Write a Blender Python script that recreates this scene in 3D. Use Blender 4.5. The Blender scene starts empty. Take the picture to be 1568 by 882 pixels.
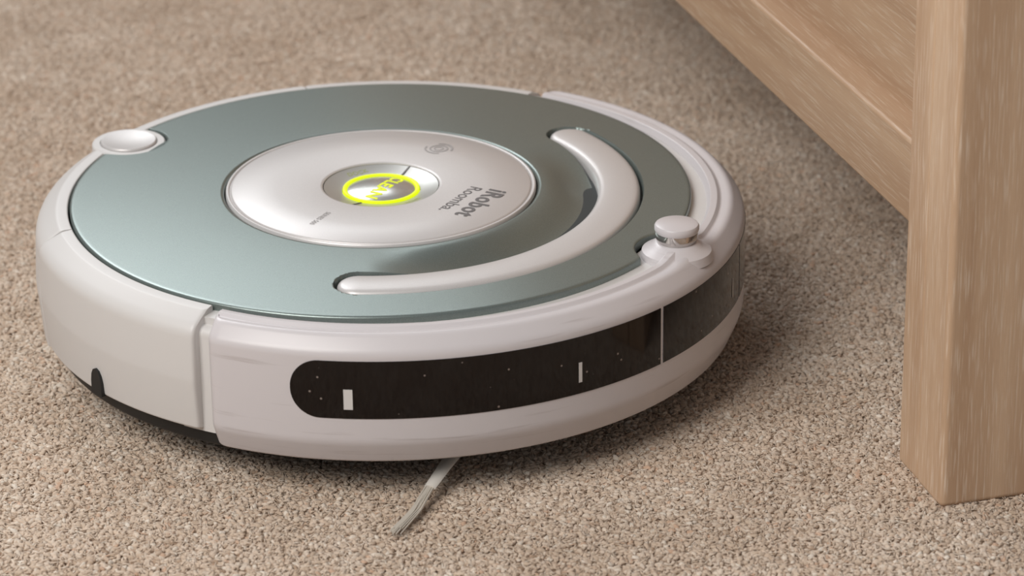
import bpy, math, random, bmesh
import numpy as np
from mathutils import Vector, Matrix
rnd = random.Random(4)
np.random.seed(7)
scene = bpy.context.scene
scene.view_settings.view_transform = 'Standard'
MM = 0.001
D2R = math.pi/180

# ------------------------------------------------------------------ helpers
def link(o, parent=None):
    scene.collection.objects.link(o)
    if parent is not None:
        o.parent = parent
    return o

def mk(name, verts, faces, mat, parent=None, smooth=35, scale=MM):
    me = bpy.data.meshes.new(name)
    me.from_pydata([tuple(c*scale for c in v) for v in verts], [], faces)
    me.validate(); me.update()
    if mat: me.materials.append(mat)
    if smooth:
        me.shade_smooth()
        me.set_sharp_from_angle(angle=smooth*D2R)
    o = bpy.data.objects.new(name, me)
    return link(o, parent)

def fixn(o, smooth, merge=False):
    bm = bmesh.new(); bm.from_mesh(o.data)
    if merge: bmesh.ops.remove_doubles(bm, verts=bm.verts, dist=1e-7)
    bmesh.ops.recalc_face_normals(bm, faces=bm.faces)
    bm.to_mesh(o.data); bm.free()
    o.data.set_sharp_from_angle(angle=smooth*D2R)

def fillet(pts, n=5):
    out = []
    N = len(pts)
    for i, (x, z, r) in enumerate(pts):
        if r <= 0:
            out.append((x, z)); continue
        p = Vector((x, z)); a = Vector(pts[i-1][:2]); b = Vector(pts[(i+1) % N][:2])
        u = (a-p).normalized(); v = (b-p).normalized()
        ang = u.angle(v)
        t = r/math.tan(ang/2)
        t = min(t, (a-p).length*0.49, (b-p).length*0.49)
        p0 = p+u*t; p1 = p+v*t
        for k in range(n+1):
            s = k/n
            q = p0*(1-s)**2 + p*2*s*(1-s) + p1*s*s
            out.append((q.x, q.y))
    return out

def arc_solid(name, prof, t0, t1, n, mat, parent, cx=0, mod=None, smooth=35):
    full = abs(t1-t0) >= 359.99
    verts = []; faces = []
    P = len(prof)
    cols = n if full else n+1
    for i in range(cols):
        th = t0+(t1-t0)*i/n
        for (r, z) in prof:
            if mod: r, z = mod(r, z, th)
            verts.append((cx+r*math.cos(th*D2R), r*math.sin(th*D2R), z))
    for i in range(n):
        a = i*P; b = ((i+1) % cols)*P
        for j in range(P):
            k = (j+1) % P
            faces.append((a+j, b+j, b+k, a+k))
    if not full:
        faces.append(tuple(range(P)))
        faces.append(tuple(reversed(range((cols-1)*P, cols*P))))
    o = mk(name, verts, faces, mat, parent, smooth)
    fixn(o, smooth)
    return o

def disc(name, prof, mat, parent, cx=0, cy=0, n=96, smooth=35):
    verts = []; faces = []
    P = len(prof)
    for i in range(n):
        th = 2*math.pi*i/n
        for (r, z) in prof:
            verts.append((cx+r*math.cos(th), cy+r*math.sin(th), z))
    for i in range(n):
        a = i*P; b = ((i+1) % n)*P
        for j in range(P-1):
            if prof[j][0] == 0 :
                faces.append((a, a+j+1, b+j+1))
            elif prof[j+1][0] == 0:
                faces.append((a+j, a+j+1, b+j))
            else:
                faces.append((a+j, a+j+1, b+j+1, b+j))
    o = mk(name, verts, faces, mat, parent, smooth)
    fixn(o, smooth, True)
    return o

def sstep(x):
    x = max(0.0, min(1.0, x)); return x*x*(3-2*x)

# ------------------------------------------------------------------ materials
def newmat(name):
    m = bpy.data.materials.new(name); m.use_nodes = True
    nt = m.node_tree
    return m, nt, nt.nodes['Principled BSDF']

def plastic(name, col, rough=0.4, metal=0.0, grain=0.0, gscale=3000, var=0.0, scuff=0.0, scuffcol=(0.25,0.2,0.18), spec=0.5):
    m, nt, b = newmat(name)
    b.inputs['Base Color'].default_value = (*col, 1)
    b.inputs['Roughness'].default_value = rough
    b.inputs['Metallic'].default_value = metal
    b.inputs['Specular IOR Level'].default_value = spec
    tc = nt.nodes.new('ShaderNodeTexCoord')
    base = None
    if var > 0:
        no = nt.nodes.new('ShaderNodeTexNoise'); no.inputs['Scale'].default_value = gscale
        no.inputs['Detail'].default_value = 1
        nt.links.new(tc.outputs['Object'], no.inputs['Vector'])
        mix = nt.nodes.new('ShaderNodeMixRGB')
        mix.inputs['Color1'].default_value = (*[c*(1-var) for c in col], 1)
        mix.inputs['Color2'].default_value = (*[min(1, c*(1+var)) for c in col], 1)
        nt.links.new(no.outputs['Fac'], mix.inputs['Fac'])
        base = mix.outputs[0]
        nt.links.new(base, b.inputs['Base Color'])
    if scuff > 0:
        mp = nt.nodes.new('ShaderNodeMapping'); mp.inputs['Scale'].default_value = (12, 12, 260)
        nt.links.new(tc.outputs['Object'], mp.inputs['Vector'])
        n2 = nt.nodes.new('ShaderNodeTexNoise'); n2.inputs['Scale'].default_value = 1.6; n2.inputs['Detail'].default_value = 6
        nt.links.new(mp.outputs[0], n2.inputs['Vector'])
        rp = nt.nodes.new('ShaderNodeValToRGB')
        rp.color_ramp.elements[0].position = 0.62; rp.color_ramp.elements[0].color = (0, 0, 0, 1)
        rp.color_ramp.elements[1].position = 0.80; rp.color_ramp.elements[1].color = (scuff, scuff, scuff, 1)
        nt.links.new(n2.outputs['Fac'], rp.inputs['Fac'])
        mx = nt.nodes.new('ShaderNodeMixRGB')
        if base: nt.links.new(base, mx.inputs['Color1'])
        else: mx.inputs['Color1'].default_value = (*col, 1)
        mx.inputs['Color2'].default_value = (*scuffcol, 1)
        nt.links.new(rp.outputs[0], mx.inputs['Fac'])
        nt.links.new(mx.outputs[0], b.inputs['Base Color'])
    if grain > 0:
        n3 = nt.nodes.new('ShaderNodeTexNoise'); n3.inputs['Scale'].default_value = 1400
        nt.links.new(tc.outputs['Object'], n3.inputs['Vector'])
        bp = nt.nodes.new('ShaderNodeBump'); bp.inputs['Strength'].default_value = grain
        bp.inputs['Distance'].default_value = 0.0002
        nt.links.new(n3.outputs['Fac'], bp.inputs['Height'])
        nt.links.new(bp.outputs[0], b.inputs['Normal'])
    return m

M_white = plastic('white_plastic', (0.64, 0.62, 0.605), 0.42, grain=0.06)
M_bump = plastic('bumper_plastic', (0.61, 0.575, 0.585), 0.32, grain=0.03, scuff=0.5)
M_teal = plastic('teal_pearl', (0.215, 0.255, 0.242), 0.31, metal=0.65, grain=0.14, var=0.25, gscale=2500)
M_silver = plastic('silver_pearl', (0.61, 0.585, 0.575), 0.38, metal=0.25, grain=0.05, var=0.08, gscale=2500)
M_ring = plastic('button_silver', (0.50, 0.50, 0.48), 0.30, metal=0.5)
M_dome = plastic('dome_silver', (0.60, 0.60, 0.58), 0.22, metal=0.7)
M_dark = plastic('dark_gap', (0.02, 0.025, 0.025), 0.6)
M_black = plastic('black_plastic', (0.012, 0.012, 0.012), 0.55)
M_chrome = plastic('clear_ring', (0.55, 0.52, 0.5), 0.08, metal=0.9)
M_grey = plastic('print_grey', (0.13, 0.12, 0.12), 0.5)
M_faint = plastic('print_faint', (0.36, 0.34, 0.335), 0.5)
M_brush = plastic('brush_rubber', (0.72, 0.68, 0.62), 0.5)
M_brist = plastic('brush_bristle', (0.58, 0.53, 0.46), 0.5)

def emis(name, col, s, base=0.15):
    m, nt, b = newmat(name)
    b.inputs['Base Color'].default_value = (*[c*base for c in col], 1)
    b.inputs['Emission Color'].default_value = (*col, 1)
    b.inputs['Emission Strength'].default_value = s
    return m
M_glow = emis('yellow_green_led', (0.74, 0.88, 0.0), 1.05)
M_glow2 = emis('yellow_led_text', (0.76, 0.84, 0.0), 1.0)
M_glow3 = emis('dim_led_text', (0.50, 0.54, 0.18), 0.5)

M_win, nt, b = newmat('sensor_window_black')
b.inputs['Roughness'].default_value = 0.07
b.inputs['Specular IOR Level'].default_value = 0.35
tc = nt.nodes.new('ShaderNodeTexCoord')
vo = nt.nodes.new('ShaderNodeTexVoronoi'); vo.inputs['Scale'].default_value = 150
nt.links.new(tc.outputs['Object'], vo.inputs['Vector'])
rp = nt.nodes.new('ShaderNodeValToRGB')
rp.color_ramp.elements[0].position = 0.055; rp.color_ramp.elements[0].color = (0.22, 0.18, 0.16, 1)
rp.color_ramp.elements[1].position = 0.10; rp.color_ramp.elements[1].color = (0.006, 0.004, 0.0038, 1)
nt.links.new(vo.outputs['Distance'], rp.inputs['Fac'])
nt.links.new(rp.outputs[0], b.inputs['Base Color'])

# ------------------------------------------------------------------ robot vacuum
ROT = -28.5
robot = bpy.data.objects.new('robot_vacuum', None); link(robot)
robot.rotation_euler = (0, 0, ROT*D2R)

arc_solid('undercarriage', fillet([(10, 13, 0), (146, 13, 3), (159, 19, 3), (161, 31, 0), (10, 31, 0)]), 0, 360, 120, M_black, robot)
arc_solid('chassis', [(10, 30), (147.0, 30), (147.0, 78.4), (10, 78.4)], 0, 360, 120, M_dark, robot)
arc_solid('inner_rim', [(140, 60), (156.5, 60), (156.5, 80.0), (140, 80.0)], -92, 92, 120, M_white, robot)
for nm, a in (('gap_filler_left', 89.7), ('gap_filler_right', -89.7)):  # white filler blocks added so the bumper end gaps don't go black
    arc_solid(nm, fillet([(146, 26, 0), (161.5, 26, 0), (161.5, 76, 4), (146, 78, 0)]), a-4, a+4, 10, M_white, robot)

def endround(t0, t1, amt, width):
    def f(r, z, th):
        d = min(abs(th-t0), abs(th-t1))*D2R*166
        if d < width and r > 153:
            k = 1-math.sqrt(max(0, 1-(1-d/width)**2))
            r = r-amt*k
        return r, z
    return f
ER = 149.4
panel_prof = fillet([(ER, 60, 0), (155, 60, 0), (157, 28, 0), (165.0, 28, 1.5), (166.8, 52, 25), (166.0, 77.5, 8), (155, 82.6, 4), (ER, 83.0, 0.8)], 6)
bin_prof = fillet([(ER, 60, 0), (155, 60, 0), (157, 24, 0), (164.5, 24, 1.5), (166.6, 50, 30), (165.0, 76.5, 12), (155, 82.8, 4), (ER, 83.0, 0.8)], 6)
arc_solid('side_panel_right', panel_prof, -135, -89.9, 220, M_white, robot, mod=endround(-135, -89.9, 1.6, 2.2))
arc_solid('side_panel_left', panel_prof, 89.9, 135, 220, M_white, robot, mod=endround(89.9, 135, 1.6, 2.2))
arc_solid('dust_bin', bin_prof, 135.35, 224.65, 300, M_white, robot, mod=endround(135.35, 224.65, 0.8, 1.5))

bump_prof = fillet([(150.2, 60, 0), (157, 60, 0), (158, 21.5, 0), (163.8, 21.5, 2.5), (168.6, 33, 12), (168.6, 76, 6.5), (161.8, 83.2, 4), (157.0, 82.0, 1.5), (155.2, 83.6, 0.6), (152.0, 83.4, 0.8), (150.2, 80.5, 0.5)], 7)
BC = 6.2
BE = 89.55
def bmod(r, z, th):
    d = (BE-abs(th))*D2R*168
    w = 7.0
    if d < w and r > 158:
        k = 1-math.sqrt(max(0, 1-(1-max(0, d)/w)**2))
        r = r-5.0*k
    if z > 72 and r > 150:
        x = BC+r*math.cos(th*D2R); y = r*math.sin(th*D2R)
        dd = math.hypot(x-157, y*0.8)
        z += 3.2*math.exp(-(dd/13.5)**4)*sstep((z-72)/6)
    return r, z
arc_solid('bumper', bump_prof, -BE, BE, 420, M_bump, robot, cx=BC, mod=bmod, smooth=40)

def window_strip(name, t0, t1, zc, h, rr, mat, rl=None, rrnd=None):
    R = 168.6+rr
    n = int(abs(t1-t0)/0.5)+2
    L = (t1-t0)*D2R*R
    s = [L*i/n for i in range(n+1)]
    if rl:  s += [rl*(1-math.cos(math.pi/2*k/14)) for k in range(15)]
    if rrnd: s += [L-rrnd*(1-math.cos(math.pi/2*k/14)) for k in range(15)]
    s = sorted(set(round(v, 4) for v in s))
    verts = []; faces = []
    for v in s:
        hh = h
        if rl and v < rl: hh = h-rl+math.sqrt(max(0, rl*rl-(rl-v)**2))
        if rrnd and L-v < rrnd: hh = h-rrnd+math.sqrt(max(0, rrnd*rrnd-(rrnd-(L-v))**2))
        th = t0*D2R+v/R
        c, sn = math.cos(th), math.sin(th)
        for (ro, zz) in ((-1.2, zc-hh), (0, zc-hh), (0, zc), (0, zc+hh), (-1.2, zc+hh)):
            verts.append((BC+(R+ro)*c, (R+ro)*sn, zz))
    for i in range(len(s)-1):
        for j in range(4):
            faces.append((i*5+j, (i+1)*5+j, (i+1)*5+j+1, i*5+j+1))
    return mk(name, verts, faces, mat, robot, 30)
ZW, HW = 58.8, 13.8
window_strip('window_side_right', -75.6, -14.5, ZW, HW, 0.25, M_win, rl=13.4)
window_strip('window_front', -13.9, 13.9, ZW, HW, 0.25, M_win)
window_strip('window_side_left', 14.5, 75.6, ZW, HW, 0.25, M_win, rrnd=13.4)
for i, (t, w, zz, h) in enumerate([(-66.8, 2.0, ZW-4.5, 4.8), (-30.7, 0.9, ZW-3.5, 4.8), (9.5, 0.5, ZW-3, 4.8), (30.7, 0.9, ZW-3.5, 4.8), (66.8, 2.0, ZW-4.5, 4.8)]):
    dw = w/168/D2R
    window_strip('window_mark_%d' % (i+1), t-dw, t+dw, zz, h, 0.45, M_white)

# teal top plate as polar height field
RT = 148.5
def Redge(th):
    c, s = math.cos(th), math.sin(th)
    R = RT
    def notch(cx, rad):
        disc_ = (cx*c)**2-(cx*cx-rad*rad)
        if disc_ <= 0: return 1e3
        t = cx*c-math.sqrt(disc_)
        return t if t > 0 else 1e3
    m = min(notch(157.5, 19.5), notch(-145.5, 19.0), 160)
    k = 3.5
    h = max(k-abs(R-m), 0)/k
    return min(R, m)-h*h*k*0.25
HR, HA = 114.0, 64.7
def sdf(r, th):
    d = th/D2R
    if abs(d) <= HA: return abs(r-HR)
    e = HA*D2R*(1 if d > 0 else -1)
    return math.hypot(r*math.cos(th)-HR*math.cos(e), r*math.sin(th)-HR*math.sin(e))
def coverz(r): return 86.0-2.4*(max(0, r-75)/73.5)**1.3
def topz(r, th):
    z = coverz(r)
    d = sdf(r, th)
    if r < HR:
        win = 1-sstep((abs(th/D2R)-30)/34)
        z -= 7.5*sstep((r-77)/23)*win
    s = 1-sstep((d-10.8)/0.9)
    z = z*(1-s)+73.5*s
    if r < 76.0: z -= (76.0-r)*1.2
    return z
NT = 1600
rs = [75.0, 75.5, 76.0, 77, 79]+[80+1.4*i for i in range(15)]+[100.8+0.45*i for i in range(57)]+[127, 128]
outer_u = [0.1, 0.25, 0.4, 0.55, 0.7, 0.82, 0.9, 0.95]
verts = []; faces = []
for i in range(NT):
    th = -math.pi+2*math.pi*i/NT
    c, s = math.cos(th), math.sin(th)
    Rm = Redge(th)
    col = []
    for r in rs: col.append((r, topz(r, th)))
    for u in outer_u:
        r = 128+(Rm-1.0-128)*u; col.append((r, topz(r, th)))
    ze = topz(Rm, th)
    col += [(Rm-1.0, ze), (Rm-0.3, ze-0.25), (Rm, ze-0.9), (Rm, ze-4.5)]
    P = len(col)
    for r, z in col: verts.append((r*c, r*s, z))
for i in range(NT):
    a = i*P; b2 = ((i+1) % NT)*P
    for j in range(P-1):
        faces.append((a+j, a+j+1, b2+j+1, b2+j))
mk('top_cover', verts, faces, M_teal, robot, 60)

# carry handle
verts = []; faces = []
W = 10.1
cols = []
NE = 16
for k in range(NE+1): cols.append((-HA, -W*math.cos(math.pi/2*k/NE)))
nmid = 180
for i in range(1, nmid): cols.append((-HA+2*HA*i/nmid, 0))
for k in range(NE+1): cols.append((HA, W*math.sin(math.pi/2*k/NE)))
vs = [-1, -0.97, -0.9, -0.8, -0.65, -0.4, 0, 0.4, 0.65, 0.8, 0.9, 0.97, 1]
for (t, a) in cols:
    th = t*D2R
    w = math.sqrt(max(0, W*W-a*a))
    row = []
    for v in vs:
        x = w*v
        d = math.hypot(x, a)
        e = W-d
        z = 85.6-1.0*(d/W)**2
        if e < 2.2: z -= 2.2-math.sqrt(max(0, 2.2**2-(2.2-e)**2))
        row.append((x, z))
    row = [(row[0][0], 73.0)]+row+[(row[-1][0], 73.0)]
    for x, z in row:
        r = HR+x
        verts.append((r*math.cos(th)-a*math.sin(th), r*math.sin(th)+a*math.cos(th), z))
P = len(vs)+2
for i in range(len(cols)-1):
    for j in range(P-1):
        faces.append((i*P+j, (i+1)*P+j, (i+1)*P+j+1, i*P+j+1))
o = mk('carry_handle', verts, faces, M_silver, robot, 60)
fixn(o, 60, True)

# centre plate
DZ = 1.9
def up(pr): return [(r, z+DZ) for r, z in pr]
disc('centre_plate', up([(27.8, 82.5), (27.9, 84.6), (28.4, 85.0), (29.2, 85.1), (50, 85.05), (71.2, 84.8), (71.9, 84.4), (72.1, 83.9), (72.5, 83.9), (72.7, 84.5), (73.1, 84.7), (73.8, 84.6), (74.3, 84.0), (74.4, 80)]), M_silver, robot, n=180, smooth=40)
disc('button_bowl', up([(18.6, 80.0), (18.8, 82.3), (21, 82.6), (26.8, 84.1), (27.5, 84.3), (27.6, 82)]), M_ring, robot, n=120)
disc('led_ring', up([(16.4, 81), (16.7, 83.2), (17.5, 83.5), (18.3, 83.3), (18.6, 81)]), M_glow, robot, n=120)
disc('clean_button', up([(0, 84.6), (4, 84.5), (8, 84.15), (12, 83.6), (15.4, 82.9), (16.3, 82.5), (16.4, 80)]), M_dome, robot, n=120)
for nm, sg in (('button_divider_left', 1), ('button_divider_right', -1)):
    a0, a1 = 18.8*sg, 27.6*sg
    v = [(-0.4, a0, 82.5), (0.4, a0, 82.5), (0.4, a1, 84.5), (-0.4, a1, 84.5), (-0.4, a0, 82.0), (0.4, a0, 82.0), (0.4, a1, 82), (-0.4, a1, 82)]
    v = [(x, y, z+DZ) for x, y, z in v]
    mk(nm, v, [(0,1,2,3),(4,5,1,0),(5,6,2,1),(6,7,3,2),(7,4,0,3)], M_grey, robot, 0)

def text(name, body, size, x, y, rot, mat, zf, bold=0.0, sx=1.0, sp=1.0):
    cu = bpy.data.curves.new(name, 'FONT'); cu.body = body; cu.size = size*MM
    cu.align_x = 'CENTER'; cu.align_y = 'CENTER'
    cu.offset = bold*MM; cu.space_character = sp
    tmp = bpy.data.objects.new('tmp', cu); scene.collection.objects.link(tmp)
    dg = bpy.context.evaluated_depsgraph_get(); dg.update()
    me = bpy.data.meshes.new_from_object(tmp.evaluated_get(dg))
    bpy.data.objects.remove(tmp)
    bm = bmesh.new(); bm.from_mesh(me)
    bmesh.ops.triangulate(bm, faces=bm.faces)
    for _ in range(2):
        bmesh.ops.subdivide_edges(bm, edges=[e for e in bm.edges if e.calc_length() > 0.0012], cuts=1)
        bmesh.ops.triangulate(bm, faces=bm.faces)
    c, s = math.cos(rot*D2R), math.sin(rot*D2R)
    for v in bm.verts:
        vx, vy = v.co.x*sx, v.co.y
        X = x*MM+vx*c-vy*s; Y = y*MM+vx*s+vy*c
        v.co = (X, Y, zf(math.hypot(X, Y)/MM)*MM)
    bm.to_mesh(me); bm.free()
    me.materials.clear(); me.materials.append(mat)
    o = bpy.data.objects.new(name, me); link(o, robot)
    return o
flat = lambda r: 85.1+DZ+0.08
domef = lambda r: DZ+0.18+np.interp(r, [0, 4, 8, 12, 15.5, 16.5, 17], [84.6, 84.5, 84.15, 83.6, 82.9, 82.6, 82.6])
bowlf = lambda r: DZ+0.12+np.interp(r, [18.8, 21, 26.8, 27.5], [82.3, 82.6, 84.1, 84.3])
text('brand_lettering', 'iRobot', 13.2, 54, 0.5, -90, M_grey, flat, bold=0.32, sx=0.9, sp=1.1)
text('model_lettering', 'Roomba.', 9.2, 43, 0.5, -90, M_grey, flat, bold=0.02)
text('clean_lettering', 'CLEAN', 8.8, 2.0, 0, -90, M_glow2, domef, bold=0.22, sx=0.95, sp=1.12)
text('spot_lettering', 'SPOT', 3.8, 22.8*math.cos(-20*D2R), 22.8*math.sin(-20*D2R), -110, M_glow3, bowlf)
text('dock_lettering', 'DOCK', 3.8, 22.8*math.cos(150*D2R), 22.8*math.sin(150*D2R), 60, M_glow3, bowlf)
text('small_lettering', 'SERIES 500', 3.6, -4, -50, -90, M_faint, flat)

def ringarc(name, cx, cy, r0, r1, a0, a1, z, mat, n=40):
    v = []; f = []
    for i in range(n+1):
        a = (a0+(a1-a0)*i/n)*D2R
        v += [(cx+r0*math.cos(a), cy+r0*math.sin(a), z), (cx+r1*math.cos(a), cy+r1*math.sin(a), z)]
    for i in range(n): f.append((2*i, 2*i+1, 2*i+3, 2*i+2))
    return mk(name, v, f, mat, robot, 0)
zs = 85.1+DZ+0.08
ringarc('symbol_ring', 2, 53, 3.9, 4.7, 0, 360, zs, M_faint)
ringarc('symbol_core', 2, 53, 1.8, 2.5, 0, 360, zs, M_faint)
ringarc('symbol_arc_a', 2, 53, 6.2, 7.1, 0, 120, zs, M_faint)
ringarc('symbol_arc_b', 2, 53, 6.2, 7.1, 180, 300, zs, M_faint)

# bin release button
disc('button_well', [(0, 82.5), (14.2, 82.6), (14.4, 83.4), (17.6, 83.4), (18.2, 82.8), (18.4, 78)], M_white, robot, cx=-145.5, n=80)
disc('bin_release_button', [(0, 83.3), (8, 83.5), (12.2, 84.4), (13.4, 84.5), (13.9, 83.9), (14.0, 79)], M_silver, robot, cx=-145.5, n=80)

# sensor turret
disc('turret_base', [(17.0, 79), (16, 83), (13.5, 84.5), (11.2, 86.0), (10.0, 87.0), (9.2, 87.3), (0, 87.3)], M_bump, robot, cx=157, n=72)
disc('turret_lens', [(8.8, 87.2), (9.2, 87.6), (9.9, 89.6), (9.8, 92.4), (0, 92.4)], M_chrome, robot, cx=157, n=72)
disc('turret_cap', [(0, 96.4), (8.5, 96.2), (9.8, 95.7), (10.3, 94.9), (10.3, 93.2), (9.9, 92.3), (0, 92.3)], M_bump, robot, cx=157, n=72)

# power socket notch
verts = []; faces = []
ta = -111.8; R = 167.0
pr = [(-4.0, 27.8), (-4.0, 34), (-3.4, 37.5), (-2.0, 40.0), (0, 40.9), (2.0, 40.0), (3.4, 37.5), (4.0, 34), (4.0, 27.8)]
for ro in (0, -6):
    for a, z in pr:
        th = ta*D2R+a/R; verts.append(((R+ro)*math.cos(th), (R+ro)*math.sin(th), z))
N = len(pr)
faces.append(tuple(range(N)))
for i in range(N-1): faces.append((i, i+1, N+i+1, N+i))
mk('power_socket', verts, faces, M_black, robot, 0)

def wheel(name, x, y, r, w):
    v = []; f = []; n = 40
    pf = [(-w/2, 0), (-w/2, r-2), (-w/2+2, r), (w/2-2, r), (w/2, r-2), (w/2, 0)]
    for i in range(n):
        a = 2*math.pi*i/n
        for yy, rr in pf: v.append((x+rr*math.cos(a), y+yy, r-1+rr*math.sin(a)))
    for i in range(n):
        for j in range(5): f.append((i*6+j, i*6+j+1, ((i+1) % n)*6+j+1, ((i+1) % n)*6+j))
    mk(name, v, f, M_black, robot, 30)
wheel('drive_wheel_left', 0, 115, 33, 18); wheel('drive_wheel_right', 0, -115, 33, 18)
wheel('caster_wheel', 125, 0, 9, 16)

inv = Matrix.Rotation(-ROT*D2R, 3, 'Z')
def tube(name, pts, radii, mat, flat=1.0, nn=8):
    pts = [inv @ Vector(p) for p in pts]
    v = []; f = []
    for i, p in enumerate(pts):
        t = (pts[min(i+1, len(pts)-1)]-pts[max(i-1, 0)]).normalized()
        sd = t.cross(Vector((0, 0, 1))).normalized(); upv = sd.cross(t)
        for k in range(nn):
            a = 2*math.pi*k/nn
            v.append(p+sd*math.cos(a)*radii[i]+upv*math.sin(a)*radii[i]*flat)
    for i in range(len(pts)-1):
        for k in range(nn):
            f.append((i*nn+k, i*nn+(k+1) % nn, (i+1)*nn+(k+1) % nn, (i+1)*nn+k))
    f.append(tuple(range(nn))); f.append(tuple(range((len(pts)-1)*nn, len(pts)*nn)))
    return mk(name, v, f, mat, robot, 50, scale=1.0)
tube('side_brush_arm', [(0.046, -0.105, 0.016), (0.037, -0.137, 0.013), (0.030, -0.152, 0.010), (0.0245, -0.1645, 0.0075)], [0.0046, 0.0040, 0.0032, 0.0028], M_brush, 0.45)
for k in range(30):
    u = rnd.uniform(-1, 1)
    s0 = Vector((0.0245+0.0022*u, -0.1640+0.0008*u, 0.0075+rnd.uniform(-.0006, .0006)))
    e = Vector((0.0105+0.0024*u+rnd.uniform(-.0006, .0006), -0.1985+0.0010*u+rnd.uniform(-.003, .003), 0.0032+rnd.uniform(0, .0012)))
    m1 = s0.lerp(e, 0.5)+Vector((0.0012, 0, -0.0007))
    tube('side_brush_bristle_%d' % k, [s0, m1, e], [0.0004, 0.00038, 0.00034], M_brist, 1, 5)

# ------------------------------------------------------------------ carpet
def tuft_mat():
    m, nt, b = newmat('carpet_yarn')
    b.inputs['Roughness'].default_value = 0.95
    b.inputs['Specular IOR Level'].default_value = 0.05
    b.inputs['Sheen Weight'].default_value = 0.12
    at = nt.nodes.new('ShaderNodeAttribute'); at.attribute_name = 'tuftcol'
    tc = nt.nodes.new('ShaderNodeNewGeometry')
    n2 = nt.nodes.new('ShaderNodeTexNoise'); n2.inputs['Scale'].default_value = 16; n2.inputs['Detail'].default_value = 5
    nt.links.new(tc.outputs['Position'], n2.inputs['Vector'])
    r2 = nt.nodes.new('ShaderNodeValToRGB')
    r2.color_ramp.elements[0].position = 0.35; r2.color_ramp.elements[0].color = (0.88, 0.85, 0.82, 1)
    r2.color_ramp.elements[1].position = 0.65; r2.color_ramp.elements[1].color = (1.0, 1.0, 1.0, 1)
    nt.links.new(n2.outputs['Fac'], r2.inputs['Fac'])
    m2 = nt.nodes.new('ShaderNodeMixRGB'); m2.blend_type = 'MULTIPLY'; m2.inputs['Fac'].default_value = 1
    nt.links.new(at.outputs['Color'], m2.inputs['Color1']); nt.links.new(r2.outputs[0], m2.inputs['Color2'])
    nt.links.new(m2.outputs[0], b.inputs['Base Color'])
    n3 = nt.nodes.new('ShaderNodeTexNoise'); n3.inputs['Scale'].default_value = 2200; n3.inputs['Detail'].default_value = 2
    nt.links.new(tc.outputs['Position'], n3.inputs['Vector'])
    bp = nt.nodes.new('ShaderNodeBump'); bp.inputs['Strength'].default_value = 0.6; bp.inputs['Distance'].default_value = 0.0005
    nt.links.new(n3.outputs['Fac'], bp.inputs['Height']); nt.links.new(bp.outputs[0], b.inputs['Normal'])
    return m
M_yarn = tuft_mat()
M_back = plastic('carpet_backing', (0.50, 0.385, 0.29), 0.95)
floor = mk('floor', [(-3, -3, -0.0006), (3, -3, -0.0006), (3, 4, -0.0006), (-3, 4, -0.0006)], [(0, 1, 2, 3)], M_back, None, 0, 1.0)

def ico(sub):
    bm = bmesh.new(); bmesh.ops.create_icosphere(bm, subdivisions=sub, radius=1.0)
    v = np.array([v.co[:] for v in bm.verts]); f = np.array([[q.index for q in p.verts] for p in bm.faces]); bm.free()
    return v, f
ico2 = ico(2); ico1 = ico(1)
PS = 0.12; n = 60; SP = PS/n
palette = np.array([(0.69, 0.562, 0.452), (0.64, 0.513, 0.402), (0.73, 0.622, 0.517), (0.58, 0.457, 0.355), (0.79, 0.705, 0.61), (0.46, 0.338, 0.248), (0.64, 0.45, 0.33), (0.69, 0.577, 0.477)])
pw = np.array([0.29, 0.22, 0.18, 0.09, 0.07, 0.025, 0.025, 0.10]); pw /= pw.sum()
tcol = bpy.data.collections.new('carpet_tufts')
def build(Nn, ic, px, py, smin, smax, size, zr, tiltmax, light):
    iv, iF = ic
    V = np.zeros((Nn, len(iv), 3)); C = np.ones((Nn, len(iv), 4))
    for i in range(Nn):
        lump = 1+0.25*np.sin(iv @ np.random.uniform(-4, 4, 3)+np.random.uniform(0, 6))
        p = iv*lump[:, None]*np.array(size)*np.random.uniform(smin, smax)
        tilt = np.random.uniform(-tiltmax, tiltmax); a = np.random.uniform(0, 6.283)
        ct, st = math.cos(tilt), math.sin(tilt)
        p = p @ np.array([[ct, 0, st], [0, 1, 0], [-st, 0, ct]])
        ca, sa = math.cos(a), math.sin(a)
        p = p @ np.array([[ca, sa, 0], [-sa, ca, 0], [0, 0, 1]])
        V[i] = p+np.array([px[i], py[i], np.random.uniform(*zr)])
        C[i, :, :3] = np.minimum(0.9, palette[np.random.choice(len(palette), p=pw)]*np.random.uniform(0.94, 1.07)*light*0.97)
    F = (iF[None]+(np.arange(Nn)*len(iv))[:, None, None]).reshape(-1, 3)
    return V.reshape(-1, 3), C.reshape(-1, 4), F
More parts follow.
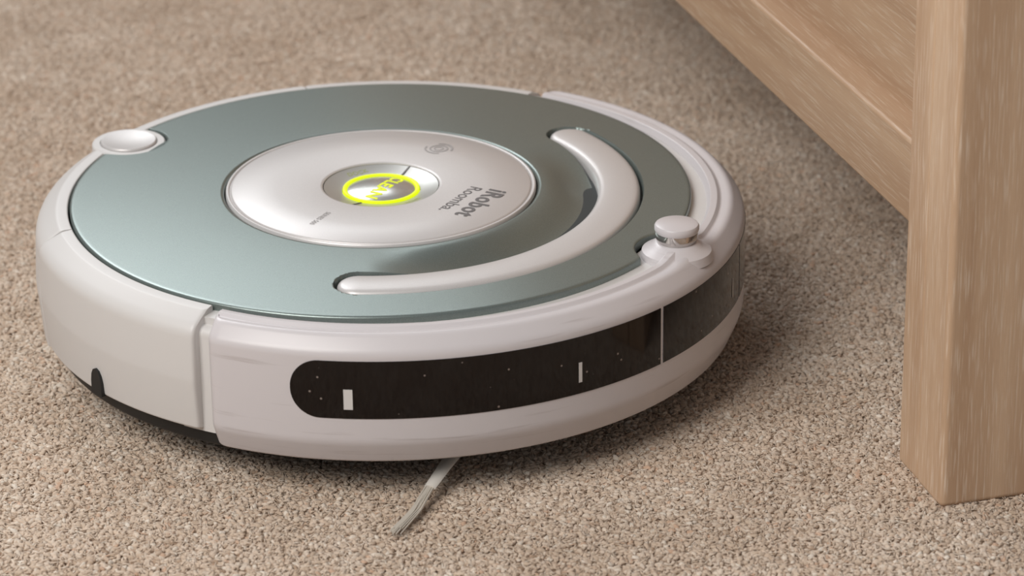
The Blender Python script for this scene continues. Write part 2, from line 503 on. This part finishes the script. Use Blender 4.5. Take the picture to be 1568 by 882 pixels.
for pi in range(3):
    gx, gy = np.meshgrid(np.arange(n), np.arange(n))
    px = (gx.ravel()+0.5+np.random.uniform(-.6, .6, n*n))*SP-PS/2
    py = (gy.ravel()+0.5+np.random.uniform(-.6, .6, n*n))*SP-PS/2
    A = build(n*n, ico2, px, py, 0.7, 1.25, (0.0018, 0.00105, 0.00095), (-0.0005, 0.0003), 0.55, 1.0)
    nf_ = n*n
    B = build(nf_, ico1, np.random.uniform(-PS/2, PS/2, nf_), np.random.uniform(-PS/2, PS/2, nf_), 0.7, 1.3, (0.0016, 0.00026, 0.00026), (0.0003, 0.0012), 0.45, 1.05)
    V = np.concatenate([A[0], B[0]]); C = np.concatenate([A[1], B[1]]); F = np.concatenate([A[2], B[2]+len(A[0])])
    me = bpy.data.meshes.new('tuft_patch_%d' % pi)
    me.vertices.add(len(V)); me.vertices.foreach_set('co', V.ravel())
    nf = len(F)
    me.loops.add(nf*3); me.loops.foreach_set('vertex_index', F.ravel().astype(np.int32))
    me.polygons.add(nf); me.polygons.foreach_set('loop_start', np.arange(0, nf*3, 3, dtype=np.int32))
    me.update(calc_edges=True)
    ca_ = me.color_attributes.new('tuftcol', 'FLOAT_COLOR', 'POINT'); ca_.data.foreach_set('color', C.ravel())
    me.shade_smooth(); me.materials.append(M_yarn)
    tcol.objects.link(bpy.data.objects.new('tuft_patch_%d' % pi, me))

pts = []; rots = []; idx = []
for ix in range(-10, 11):
    for iy in range(-6, 15):
        pts.append((ix*PS, iy*PS, 0)); rots.append((0, 0, rnd.choice([0, 1, 2, 3])*math.pi/2)); idx.append(rnd.choice([0, 1, 2]))
me = bpy.data.meshes.new('carpet_pile'); me.from_pydata(pts, [], [])
a = me.attributes.new('rot', 'FLOAT_VECTOR', 'POINT'); a.data.foreach_set('vector', np.array(rots).ravel())
a = me.attributes.new('idx', 'INT', 'POINT'); a.data.foreach_set('value', np.array(idx, dtype=np.int32))
pile = bpy.data.objects.new('carpet_pile', me); link(pile, floor)
ng = bpy.data.node_groups.new('pile_instancer', 'GeometryNodeTree')
ng.interface.new_socket('Geometry', in_out='INPUT', socket_type='NodeSocketGeometry')
ng.interface.new_socket('Geometry', in_out='OUTPUT', socket_type='NodeSocketGeometry')
gi = ng.nodes.new('NodeGroupInput'); go = ng.nodes.new('NodeGroupOutput')
iop = ng.nodes.new('GeometryNodeInstanceOnPoints'); ci = ng.nodes.new('GeometryNodeCollectionInfo')
ci.inputs['Collection'].default_value = tcol; ci.inputs['Separate Children'].default_value = True; ci.inputs['Reset Children'].default_value = True
ar = ng.nodes.new('GeometryNodeInputNamedAttribute'); ar.data_type = 'FLOAT_VECTOR'; ar.inputs['Name'].default_value = 'rot'
ai = ng.nodes.new('GeometryNodeInputNamedAttribute'); ai.data_type = 'INT'; ai.inputs['Name'].default_value = 'idx'
er = ng.nodes.new('FunctionNodeEulerToRotation')
ng.links.new(gi.outputs[0], iop.inputs['Points']); ng.links.new(ci.outputs[0], iop.inputs['Instance'])
iop.inputs['Pick Instance'].default_value = True
ng.links.new(ai.outputs['Attribute'], iop.inputs['Instance Index'])
ng.links.new(ar.outputs['Attribute'], er.inputs[0]); ng.links.new(er.outputs[0], iop.inputs['Rotation'])
ng.links.new(iop.outputs[0], go.inputs[0])
pile.modifiers.new('pile', 'NODES').node_group = ng

# ------------------------------------------------------------------ wooden furniture
def wood(name, axis, c0, c1, c2):
    m, nt, b = newmat(name)
    b.inputs['Roughness'].default_value = 0.5
    tc = nt.nodes.new('ShaderNodeTexCoord')
    def mapped(al, ac):
        mp = nt.nodes.new('ShaderNodeMapping')
        s = [ac, ac, ac]; s[axis] = al
        mp.inputs['Scale'].default_value = s
        nt.links.new(tc.outputs['Object'], mp.inputs['Vector']); return mp
    m1 = mapped(3, 60); n1 = nt.nodes.new('ShaderNodeTexNoise'); n1.inputs['Scale'].default_value = 1; n1.inputs['Detail'].default_value = 5; n1.inputs['Distortion'].default_value = 0.4
    nt.links.new(m1.outputs[0], n1.inputs['Vector'])
    r1 = nt.nodes.new('ShaderNodeValToRGB'); e = r1.color_ramp.elements
    e[0].position = 0.30; e[0].color = (*c0, 1); e[1].position = 0.70; e[1].color = (*c1, 1)
    nt.links.new(n1.outputs['Fac'], r1.inputs['Fac'])
    m2 = mapped(50, 1100); n2 = nt.nodes.new('ShaderNodeTexNoise'); n2.inputs['Scale'].default_value = 1; n2.inputs['Detail'].default_value = 2
    nt.links.new(m2.outputs[0], n2.inputs['Vector'])
    r2 = nt.nodes.new('ShaderNodeValToRGB'); e = r2.color_ramp.elements
    e[0].position = 0.52; e[0].color = (0, 0, 0, 1); e[1].position = 0.72; e[1].color = (0.7, 0.7, 0.7, 1)
    nt.links.new(n2.outputs['Fac'], r2.inputs['Fac'])
    mx = nt.nodes.new('ShaderNodeMixRGB'); mx.inputs['Color2'].default_value = (*c2, 1)
    nt.links.new(r1.outputs[0], mx.inputs['Color1']); nt.links.new(r2.outputs[0], mx.inputs['Fac'])
    nt.links.new(mx.outputs[0], b.inputs['Base Color'])
    bp = nt.nodes.new('ShaderNodeBump'); bp.inputs['Strength'].default_value = 0.25; bp.inputs['Distance'].default_value = 0.0004; bp.invert = True
    nt.links.new(n2.outputs['Fac'], bp.inputs['Height']); nt.links.new(bp.outputs[0], b.inputs['Normal'])
    return m
M_woodz = wood('oak_vertical', 2, (0.475, 0.305, 0.19), (0.62, 0.435, 0.29), (0.77, 0.64, 0.51))
M_woody = wood('oak_lengthwise', 1, (0.37, 0.23, 0.14), (0.49, 0.33, 0.21), (0.57, 0.44, 0.325))
bench = bpy.data.objects.new('wooden_bench', None); link(bench)
bench.location = (0.2500, -0.1775, 0); bench.rotation_euler = (0, 0, 16.2*D2R)
def board(name, x0, x1, y0, y1, z0, z1, mat, bev=0.002):
    v = [(x, y, z) for x in (x0, x1) for y in (y0, y1) for z in (z0, z1)]
    f = [(0,1,3,2),(4,6,7,5),(0,4,5,1),(2,3,7,6),(0,2,6,4),(1,5,7,3)]
    o = mk(name, v, f, mat, bench, 0, 1.0)
    md = o.modifiers.new('bevel', 'BEVEL'); md.width = bev; md.segments = 3
    o.data.shade_smooth(); o.modifiers.new('wn', 'WEIGHTED_NORMAL')
    return o
W2 = 0.42; L2 = 1.15; H = 0.43
for tag, x0, sx in (('left', 0.0, 1), ('right', W2, -1)):
    for tag2, y0, sy in (('near', 0.0, 1), ('far', L2, -1)):
        xs = sorted((x0, x0+sx*0.066))
        ys = sorted((y0, y0+sy*0.028))
        board('leg_%s_%s_a' % (tag, tag2), xs[0], xs[1], ys[0], ys[1], 0, H, M_woodz, 0.003)
        ys = sorted((y0+sy*0.0282, y0+sy*0.051))
        xs = sorted((x0+sx*0.001, x0+sx*0.066))
        board('leg_%s_%s_b' % (tag, tag2), xs[0], xs[1], ys[0], ys[1], 0, H, M_woodz)
    xs = sorted((x0+sx*0.004, x0+sx*0.030))
    board('lower_rail_'+tag, xs[0], xs[1], 0.050, L2-0.050, 0.114, 0.153, M_woody)
    board('upper_rail_'+tag, xs[0], xs[1], 0.050, L2-0.050, 0.36, H, M_woody)
    xs = sorted((x0+sx*0.018, x0+sx*0.026))
    board('side_panel_'+tag, xs[0], xs[1], 0.050, L2-0.050, 0.151, 0.365, M_woody, 0.0005)
board('seat_board', -0.015, W2+0.015, -0.015, L2+0.015, H, H+0.022, M_woody)

M_wall = plastic('wall_paint', (0.42, 0.37, 0.32), 0.9)
mk('wall_back', [(-3, 4, 0), (3, 4, 0), (3, 4, 3.2), (-3, 4, 3.2)], [(0, 1, 2, 3)], M_wall, None, 0, 1.0)

# ------------------------------------------------------------------ lights
w = bpy.data.worlds.new('world'); scene.world = w; w.use_nodes = True
w.node_tree.nodes['Background'].inputs[0].default_value = (0.97, 0.97, 1.0, 1)
w.node_tree.nodes['Background'].inputs[1].default_value = 0.22
def area(name, loc, target, sx, sy, power, col):
    l = bpy.data.lights.new(name, 'AREA'); l.shape = 'RECTANGLE'; l.size = sx; l.size_y = sy; l.energy = power; l.color = col
    o = bpy.data.objects.new(name, l); link(o)
    o.location = loc
    o.rotation_euler = (Vector(target)-Vector(loc)).to_track_quat('-Z', 'Y').to_euler()
    return o
area('window_light', (-0.70, -1.0, 1.2), (0.08, -0.18, 0), 0.9, 0.9, 21.5, (1.0, 0.975, 0.94))
area('back_sheen_light', (-0.75, 1.15, 1.35), (0.0, -0.1, 0), 0.9, 0.7, 9, (0.98, 0.98, 1.0))  # unseen back-left light, added for sheen on the top cover
area('cover_highlight_light', (-0.9, 3.8, 2.45), (0.0, 0, 0), 2.0, 1.0, 38, (0.92, 0.97, 1.0))  # unseen area light added to brighten the near half of the cover

# ------------------------------------------------------------------ camera
cam = bpy.data.cameras.new('camera'); co = bpy.data.objects.new('camera', cam); link(co)
scene.camera = co
cam.lens = 5355.3/1600*36; cam.sensor_width = 36; cam.clip_start = 0.01
pit, roll = 0.41272, -0.0125
Fv = Vector((0, math.cos(pit), -math.sin(pit))); Uv = Vector((0, math.sin(pit), math.cos(pit))); Xv = Vector((1, 0, 0))
Rr = Xv*math.cos(roll)+Uv*math.sin(roll); Ur = Uv*math.cos(roll)-Xv*math.sin(roll)
mt = Matrix((Rr, Ur, -Fv)).transposed().to_4x4()
mt.translation = Vector((0.06211, -1.52431, 0.69916))
co.matrix_world = mt
cam.dof.use_dof = True; cam.dof.focus_distance = 1.56; cam.dof.aperture_fstop = 12
